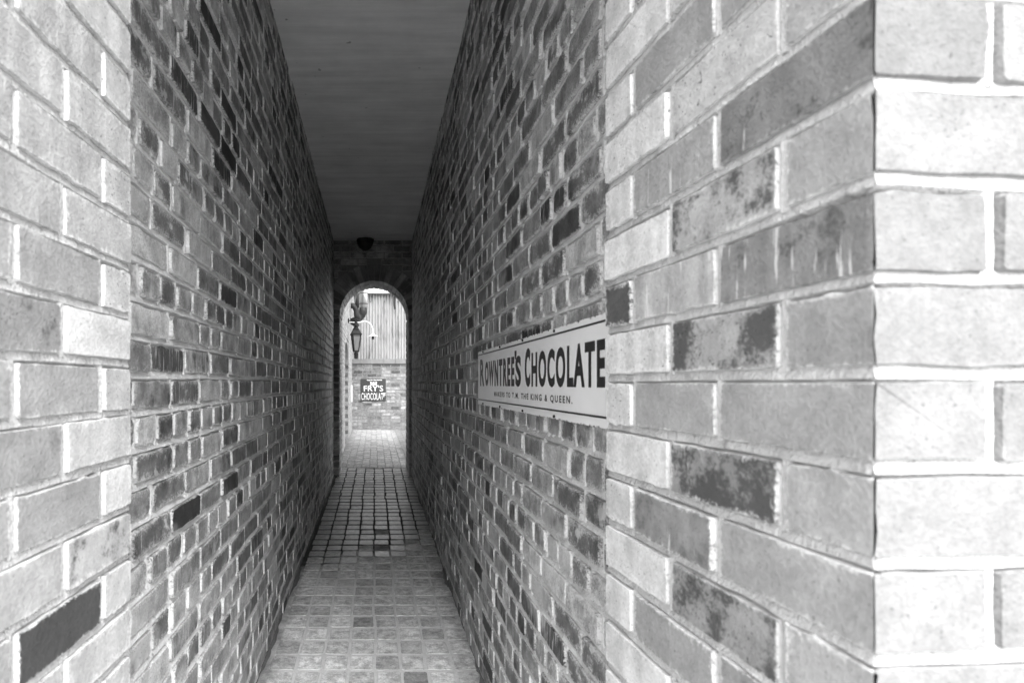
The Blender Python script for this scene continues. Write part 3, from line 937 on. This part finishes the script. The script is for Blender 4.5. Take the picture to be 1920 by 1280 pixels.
yl = 12.2
M['milk_glass'] = (lambda t: (t.grey(t.mix(t.noise(t.pos(), 6, 3, .5), .1, .17)), t.rough(.25), t.m)[2])(NT('lantern_glass'))
Lc = at(667.5, 640, yl); lx, ly = Lc.x, Lc.y
root = empty('wall_lantern', at(667, 659, yl), 'black tapered street lantern hanging on a bracket from the pale wall', 'lantern')
zb, zs = at(0, 657.5, yl).z, at(0, 627.5, yl).z
ROT = R(45 + 14)
r0, r1 = .062, .112
gl = MB(); gl.frustum((lx, ly), r0, r1, zb, zs, 4, ROT); gl.build('glass', 'milk_glass', root, (lx, ly, (zb + zs) / 2))
for kk in range(4):
    a = ROT + kk * math.pi / 2
    p0 = (lx + (r0 + .004) * math.cos(a), ly + (r0 + .004) * math.sin(a), zb); p1 = (lx + (r1 + .004) * math.cos(a), ly + (r1 + .004) * math.sin(a), zs)
    b_ = MB(); b_.tube([p0, p1], .0115, 6); b_.build('corner_bar', 'black', root, p0)
b_ = MB(); b_.frustum((lx, ly), r0 + .018, r0 + .018, zb - .022, zb + .008, 4, ROT); b_.build('base_frame', 'black', root, (lx, ly, zb))
b_ = MB(); b_.frustum((lx, ly), r1 + .03, r1 + .03, zs - .008, zs + .022, 4, ROT); b_.build('eaves_frame', 'black', root, (lx, ly, zs))
b_ = MB(); zr = at(0, 618.5, yl).z; b_.frustum((lx, ly), r1 + .02, .085, zs + .022, zr, 4, ROT); lroof = b_.build('roof', 'black', root, (lx, ly, zs))
b_ = MB(); z3 = at(0, 606, yl).z
b_.frustum((lx, ly), .07, .07, zr, zr + .02, 12); b_.frustum((lx, ly), .055, .035, zr + .02, z3 - .05, 12); b_.frustum((lx, ly), .07, .06, z3 - .05, z3 - .02, 12); b_.frustum((lx, ly), .04, .02, z3 - .02, z3 + .05, 10)
b_.build('chimney', 'black', lroof, (lx, ly, zr))
zk = at(0, 601, yl).z
b_ = MB(); b_.tube([(XS + .005, ly, zk), (lx + .06, ly, zk)], .014, 8)
b_.tube([(lx - .06, ly, zk - .004), (lx, ly, zk + .03), (lx + .06, ly, zk - .004)], .018, 8)
larm = b_.build('bracket_arm', 'black', root, (XS, ly, zk))
b_ = MB(); b_.tube([(XS + .002, ly, zk), (XS + .025, ly, zk)], .05, 12); b_.build('wall_plate', 'black', larm, (XS, ly, zk))
# swan-neck lamp
ys = 12.9
root = empty('swan_neck_lamp', at(675, 604, ys), 'thin swan-neck lamp with a flat pale dish shade', 'lamp')
M['pale_paint'] = mat_plain('pale_enamel', .6, .45, 0, .15, 20)
pth = [at(655, 603, ys), at(668, 604.5, ys), at(675, 604, ys)]
for kk in range(13):
    a = math.pi - kk * math.pi * 1.02 / 12
    pth.append(at(688 + 12.2 * math.cos(a) if a < math.pi / 2 else 687 + 11 * math.cos(a), 618 - 16.5 * math.sin(a) if a < math.pi / 2 else 604 - 2.5 * math.sin(a) if False else 618 - 16.5 * math.sin(a) if a < 2.0 else 603.5 - 1.0 * math.sin(a), ys))
pth = [at(655, 604, ys), at(668, 604.5, ys), at(676, 604, ys), at(680, 602.6, ys), at(685, 602, ys), at(690, 603.5, ys), at(694, 606.5, ys), at(697, 611, ys), at(699, 617, ys), at(699.3, 627, ys)]
b_ = MB(); b_.tube(pth, .011, 8); b_.build('neck', 'pale_paint', root, at(690, 604, ys), smooth=True)
b_ = MB(); dc = at(699.3, 628.5, ys)
b_.frustum((dc.x, dc.y), .03, .03, dc.z + .005, dc.z + .04, 16); b_.frustum((dc.x, dc.y), .105, .03, dc.z - .012, dc.z + .008, 20); b_.frustum((dc.x, dc.y), .108, .105, dc.z - .02, dc.z - .012, 20)
dish = b_.build('dish_shade', 'pale_paint', root, tuple(dc))
b_ = MB(); prof = [(.02, -.02), (.028, -.045), (.03, -.06), (.022, -.082), (.006, -.092)]
b_.tube([(dc.x, dc.y, dc.z + z_) for r_, z_ in prof], [r_ for r_, z_ in prof], 12); b_.build('bulb', 'dark_metal', dish, tuple(dc), smooth=True)
# small meter box on the pale wall
b_ = MB(); q = at(658.2, 748, 13.9); b_.box((XS + .001, 13.75, q.z - .03), (XS + .03, 14.2, q.z + .32)); b_.box((XS + .001, 13.74, q.z - .06), (XS + .034, 14.2, q.z - .034))
o = b_.build('meter_box', 'pale_paint', None, (XS, 13.9, q.z)); o['label'] = 'small pale box on the yard side wall near the dark plate'; o['category'] = 'box'

# ------------------------------------------------------------------ fitting under the ceiling
q = at(685, 454, YF - .06)
zc = ceil_z(YF - .1)
root = empty('bulkhead_light', (q.x, YF, q.z), 'dark bulkhead light under the ceiling above the arch', 'light fitting')
M['soot'] = mat_plain('soot_black', .012, .7, 0, .3, 30)
b_ = MB(); b_.frustum((q.x, YF - .085), .105, .11, zc - .05, zc - .004, 8); b_.build('housing', 'soot', root, (q.x, YF - .08, zc))
b_ = MB(); prof = [(.10, -.05), (.095, -.075), (.075, -.11), (.04, -.14), (.012, -.155)]
b_.tube([(q.x, YF - .085, zc + z_) for r_, z_ in prof], [r_ for r_, z_ in prof], 14); b_.build('shade', 'soot', root, (q.x, YF - .08, zc - .1), smooth=True)

# ------------------------------------------------------------------ lettering
def letters(parent, txt, F, u0, u1, v0, v1, w, mat, bold=.03, name='lettering', space=1.0, small=False):
    cu = bpy.data.curves.new('t', 'FONT'); cu.body = txt; cu.size = 1; cu.offset = bold; cu.resolution_u = 4; cu.space_character = space
    ob = bpy.data.objects.new('t', cu); COL.objects.link(ob)
    dg = bpy.context.evaluated_depsgraph_get(); dg.update()
    me = bpy.data.meshes.new_from_object(ob.evaluated_get(dg))
    bpy.data.objects.remove(ob); bpy.data.curves.remove(cu)
    vs = [v.co.copy() for v in me.vertices]; fs = [list(p.vertices) for p in me.polygons]
    bpy.data.meshes.remove(me)
    xa, xb = min(v.x for v in vs), max(v.x for v in vs); ya, yb_ = min(v.y for v in vs), max(v.y for v in vs)
    P = [F.p(u0 + (v.x - xa) / (xb - xa) * (u1 - u0), v0 + (v.y - ya) / (yb_ - ya) * (v1 - v0), w) for v in vs]
    if small:
        mb = MB(); mb.add(P, fs)
        return mb.build('small_lettering', mat, parent, F.p((u0 + u1) / 2, v0, w), kind='stuff')
    par = list(range(len(P)))
    def find(a):
        while par[a] != a: a = par[a]
        return a
    for f in fs:
        for a in f[1:]: par[find(a)] = find(f[0])
    comp = {}
    for f in fs: comp.setdefault(find(f[0]), []).append(f)
    for r_, ff in comp.items():
        ids = sorted({i for f in ff for i in f}); ix = {i: k for k, i in enumerate(ids)}
        mb = MB(); mb.add([P[i] for i in ids], [[ix[i] for i in f] for f in ff])
        cen = sum((P[i] for i in ids), Vector()) / len(ids)
        mb.build('letter', mat, parent, cen)

def mat_enamel(name, g, L, Hh, rust=.06, chips=1.0):
    t = NT(name)
    u, v, _ = t.sep(t.uv()); p = t.pos()
    d = t.math('MINIMUM', t.sub(L / 2, t.math('ABSOLUTE', u)), t.sub(Hh / 2, t.math('ABSOLUTE', v)))
    n = t.noise(p, 55, 6, .75); n2 = t.noise(p, 5, 4, .6)
    e = t.add(t.sub(.28 * chips, t.math('DIVIDE', d, .006)), t.mul(t.sub(n, .5), 5.5))
    m = t.sat(t.mul(e, 1.5))
    fade = t.mul(g, t.mix(n2, .9, 1.1))
    runs = t.ramp(t.noise(t.vec(t.mul(u, 60.0), t.mul(v, 5.0), 3.0), 1.0, 4, .6), .66, .76)
    fade = t.mul(fade, t.mix(t.mul(runs, .35), 1.0, .45))
    t.grey(t.mix(m, fade, rust)); t.rough(t.mix(m, .3, .9)); t.bump(t.mul(m, -1.0), .0015, 1.0)
    return t.m

# white enamel sign on the right wall
SLN, SHT = 1.57, .234
M['enamel_white'] = mat_enamel('white_enamel', .86, SLN, SHT)
M['ink'] = mat_plain('black_enamel', .022, .3, 0, .2, 20)
SX = XR - .016
def sy(px): return (SX) * FPX / (px - VX)
yL = sy(898)
sign = empty('enamel_sign', (SX, yL - SLN / 2, CH - .1), 'long white enamel sign with black lettering on the right brick wall', 'sign')
FSN = Frame((SX, yL, CH + .027), (0, -1, 0), (-1, 0, 0))      # u runs towards the camera
def sign_plate(mb, F, L, Hh, th, nx, rnd, dog=.0016):
    pts = []
    for i in range(nx + 1): pts.append((L * i / nx, -Hh / 2 + rnd.gauss(0, dog)))
    for i in range(nx, -1, -1): pts.append((L * i / nx, Hh / 2 + rnd.gauss(0, dog)))
    n = len(pts)
    vs = [F.p(a, b, th) for a, b in pts] + [F.p(a, b, 0) for a, b in pts]
    uv = [(a - L / 2, b) for a, b in pts] * 2
    f = [list(range(n))] + [(i, n + i, n + (i + 1) % n, (i + 1) % n) for i in range(n)]
    if F.flip: f = [x[::-1] for x in f]
    mb.add(vs, f, uv)
rs = random.Random(51)
mb = MB(); sign_plate(mb, FSN, SLN, SHT, .004, 60, rs, .0005); mb.build('plate', 'enamel_white', sign, FSN.p(SLN / 2, 0, 0))
w_ = .0048
def U(px): return yL - sy(px)
for vv in (.101, -.0945):
    b_ = MB(); vs = [FSN.p(.012, vv - .0022, w_), FSN.p(SLN - .01, vv - .0022, w_), FSN.p(SLN - .01, vv + .0022, w_), FSN.p(.012, vv + .0022, w_)]
    b_.add(vs, [(0, 1, 2, 3)]); b_.build('border_line', 'ink', sign, FSN.p(SLN / 2, vv, w_))
VB = -.035
letters(sign, "R", FSN, U(902.3), U(910), VB, VB + .115, w_, 'ink', .035)
letters(sign, "OWNTREE", FSN, U(911.5), U(967), VB, VB + .101, w_, 'ink', .05, space=1.3)
letters(sign, "'", FSN, U(967.5), U(971), VB + .09, VB + .118, w_, 'ink', .02)
letters(sign, "S", FSN, U(969), U(979.5), VB, VB + .1, w_, 'ink', .04)
letters(sign, "C", FSN, U(987), U(997), VB, VB + .117, w_, 'ink', .045)
letters(sign, "HOCOLATE", FSN, U(999.5), U(1139), VB, VB + .101, w_, 'ink', .042, space=1.2)
letters(sign, "MAKERS TO T.M. THE KING & QUEEN.", FSN, U(929), U(1077), -.0765, -.0555, w_, 'ink', .02, space=1.4, small=True)
for i, px in enumerate((908, 940, 983, 1043)):
    for vv in (SHT / 2 - .007, -SHT / 2 + .007):
        c_ = FSN.p(U(px), vv, .004); b_ = MB(); b_.tube([c_, c_ + FSN.N * .004], .0038, 10); b_.build('screw', 'dark_metal', sign, c_)

# dark enamel plate on the low yard wall
PW_, PH_ = .604, .535
M['enamel_dark'] = mat_enamel('dark_enamel', .03, PW_, PH_, .12, .8)
M['enamel_letter'] = mat_plain('cream_enamel', .66, .4, 0, .12, 8)
FPn = Frame((at(676, 731, YW).x, YW - .012, at(0, 731, YW).z), (1, 0, 0.004), (0, -1, 0), (-.004, 0, 1))
plate = empty('enamel_plate', tuple(FPn.p(PW_ / 2, -PH_ / 2)), 'square dark enamel plate with white lettering on the low yard wall', 'sign')
mb = MB(); sign_plate(mb, FPn, PW_, PH_, .004, 16, rs, .003); mb.build('plate', 'enamel_dark', plate, FPn.p(PW_ / 2, 0, 0))
def pu(zx): return (640 + zx / 8 - 676) * YW / FPX
def pv(zy): return (731 - (660 + zy / 8)) * YW / FPX
letters(plate, "FRY'S", FPn, pu(338), pu(626), pv(586), pv(500), .005, 'enamel_letter', .004)
letters(plate, "CHOCOLAT", FPn, pu(299), pu(628), pv(714), pv(612), .005, 'enamel_letter', .0, space=1.1)
letters(plate, "F", FPn, pu(632), pu(662), pv(672), pv(612), .005, 'enamel_letter', .02)
b_ = MB()
for (a, b) in ((386, 432), (436, 470), (482, 530), (534, 566), (570, 612)):
    b_.add([FPn.p(pu(a), pv(424), .005), FPn.p(pu(b), pv(426), .005), FPn.p(pu(b), pv(417), .005), FPn.p(pu(a), pv(414), .005)], [(0, 1, 2, 3)])
b_.build('top_line', 'enamel_letter', plate, FPn.p(pu(500), pv(420), .005), kind='stuff')
b_ = MB()      # crest: shield, crown and two supporters
def poly(pts): b_.add([FPn.p(pu(x), pv(y), .005) for x, y in pts], [list(range(len(pts)))[::-1]])
poly([(468, 462), (500, 462), (500, 480), (484, 494), (468, 480)])
poly([(472, 458), (496, 458), (500, 446), (490, 452), (484, 442), (478, 452), (468, 446)])
poly([(430, 446), (444, 442), (452, 452), (462, 458), (464, 474), (456, 482), (462, 494), (440, 494), (444, 480), (432, 470), (438, 458)])
poly([(537, 446), (522, 442), (515, 452), (506, 458), (504, 474), (512, 482), (506, 494), (528, 494), (524, 480), (536, 470), (530, 458)])
poly([(424, 497), (545, 497), (541, 491), (428, 491)])
b_.build('crest', 'enamel_letter', plate, FPn.p(pu(484), pv(470), .005))

# ------------------------------------------------------------------ litter on the paving
M['leaf'] = mat_plain('pale_leaf', .6, .7, 0, .2, 60)
def ground_at(px, py):
    y = CH * FPX / (py - VY + SL * FPX); return Vector(((px - VX) * y / FPX, y, floor_z(y)))
b_ = MB(); q = ground_at(575, 1080)
b_.add([q + Vector(d) for d in ((-.018, -.012, .004), (.0, -.016, .008), (.02, -.006, .006), (.017, .012, .012), (-.004, .016, .006), (-.02, .008, .009))] + [q + Vector((0, 0, .013))],
       [(0, 1, 6), (1, 2, 6), (2, 3, 6), (3, 4, 6), (4, 5, 6), (5, 0, 6)])
o = b_.build('paper_scrap', 'leaf', None, tuple(q)); o['label'] = 'crumpled white scrap on the paving at the foot of the left wall'; o['category'] = 'litter'
b_ = MB(); rg = random.Random(77)
for i in range(260):
    s = rg.choice((-1, 1)); y = 2.3 + 5.4 * rg.random() ** 1.5
    x = (XL + .012 + abs(rg.gauss(0, .03))) if s < 0 else (XR - .012 - abs(rg.gauss(0, .03)))
    r = rg.uniform(.0012, .0042); c_ = Vector((x, y, floor_z(y) + r * .6))
    vs = [c_ + Vector(d) * r for d in ((1, 0, 0), (-.8, .7, 0), (-.7, -.9, .1), (0, 0, 1.1), (.2, .1, -.9))]
    b_.add(vs, [(0, 1, 3), (1, 2, 3), (2, 0, 3), (1, 0, 4), (2, 1, 4), (0, 2, 4)])
o = b_.build('grit', M['bed'], None, kind='stuff'); o['label'] = 'loose mortar grit and dirt along the foot of the walls'; o['category'] = 'grit'

# soil and crumbs swept into the angle between paving and wall
M['soil'] = mat_plain('swept_soil', .13, .95, 0, .5, 60, .004)
b_ = MB()
for s_, X in ((1, XL), (-1, XR)):
    prev = None; n = 260
    for i in range(n + 1):
        y = 1.1 + (YF - 1.1) * i / n
        wd = max(.003, .010 + .03 * mnoise.noise((y * 2.1, s_ * 7, 0)) + .016 * mnoise.noise((y * 11, s_ * 3, 5)))
        hg = .004 + wd * .35
        vs = [Vector((X - s_ * .004, y, floor_z(y) + hg)), Vector((X + s_ * wd * .45, y, floor_z(y) + hg * .45 + .002)), Vector((X + s_ * wd, y, floor_z(y) - .004))]
        if prev:
            b_.add(prev + vs, [(0, 1, 4, 3), (1, 2, 5, 4)])
        prev = vs
o = b_.build('swept_soil', 'soil', None, kind='stuff'); o['label'] = 'dark soil gathered along the foot of both walls'; o['category'] = 'soil'
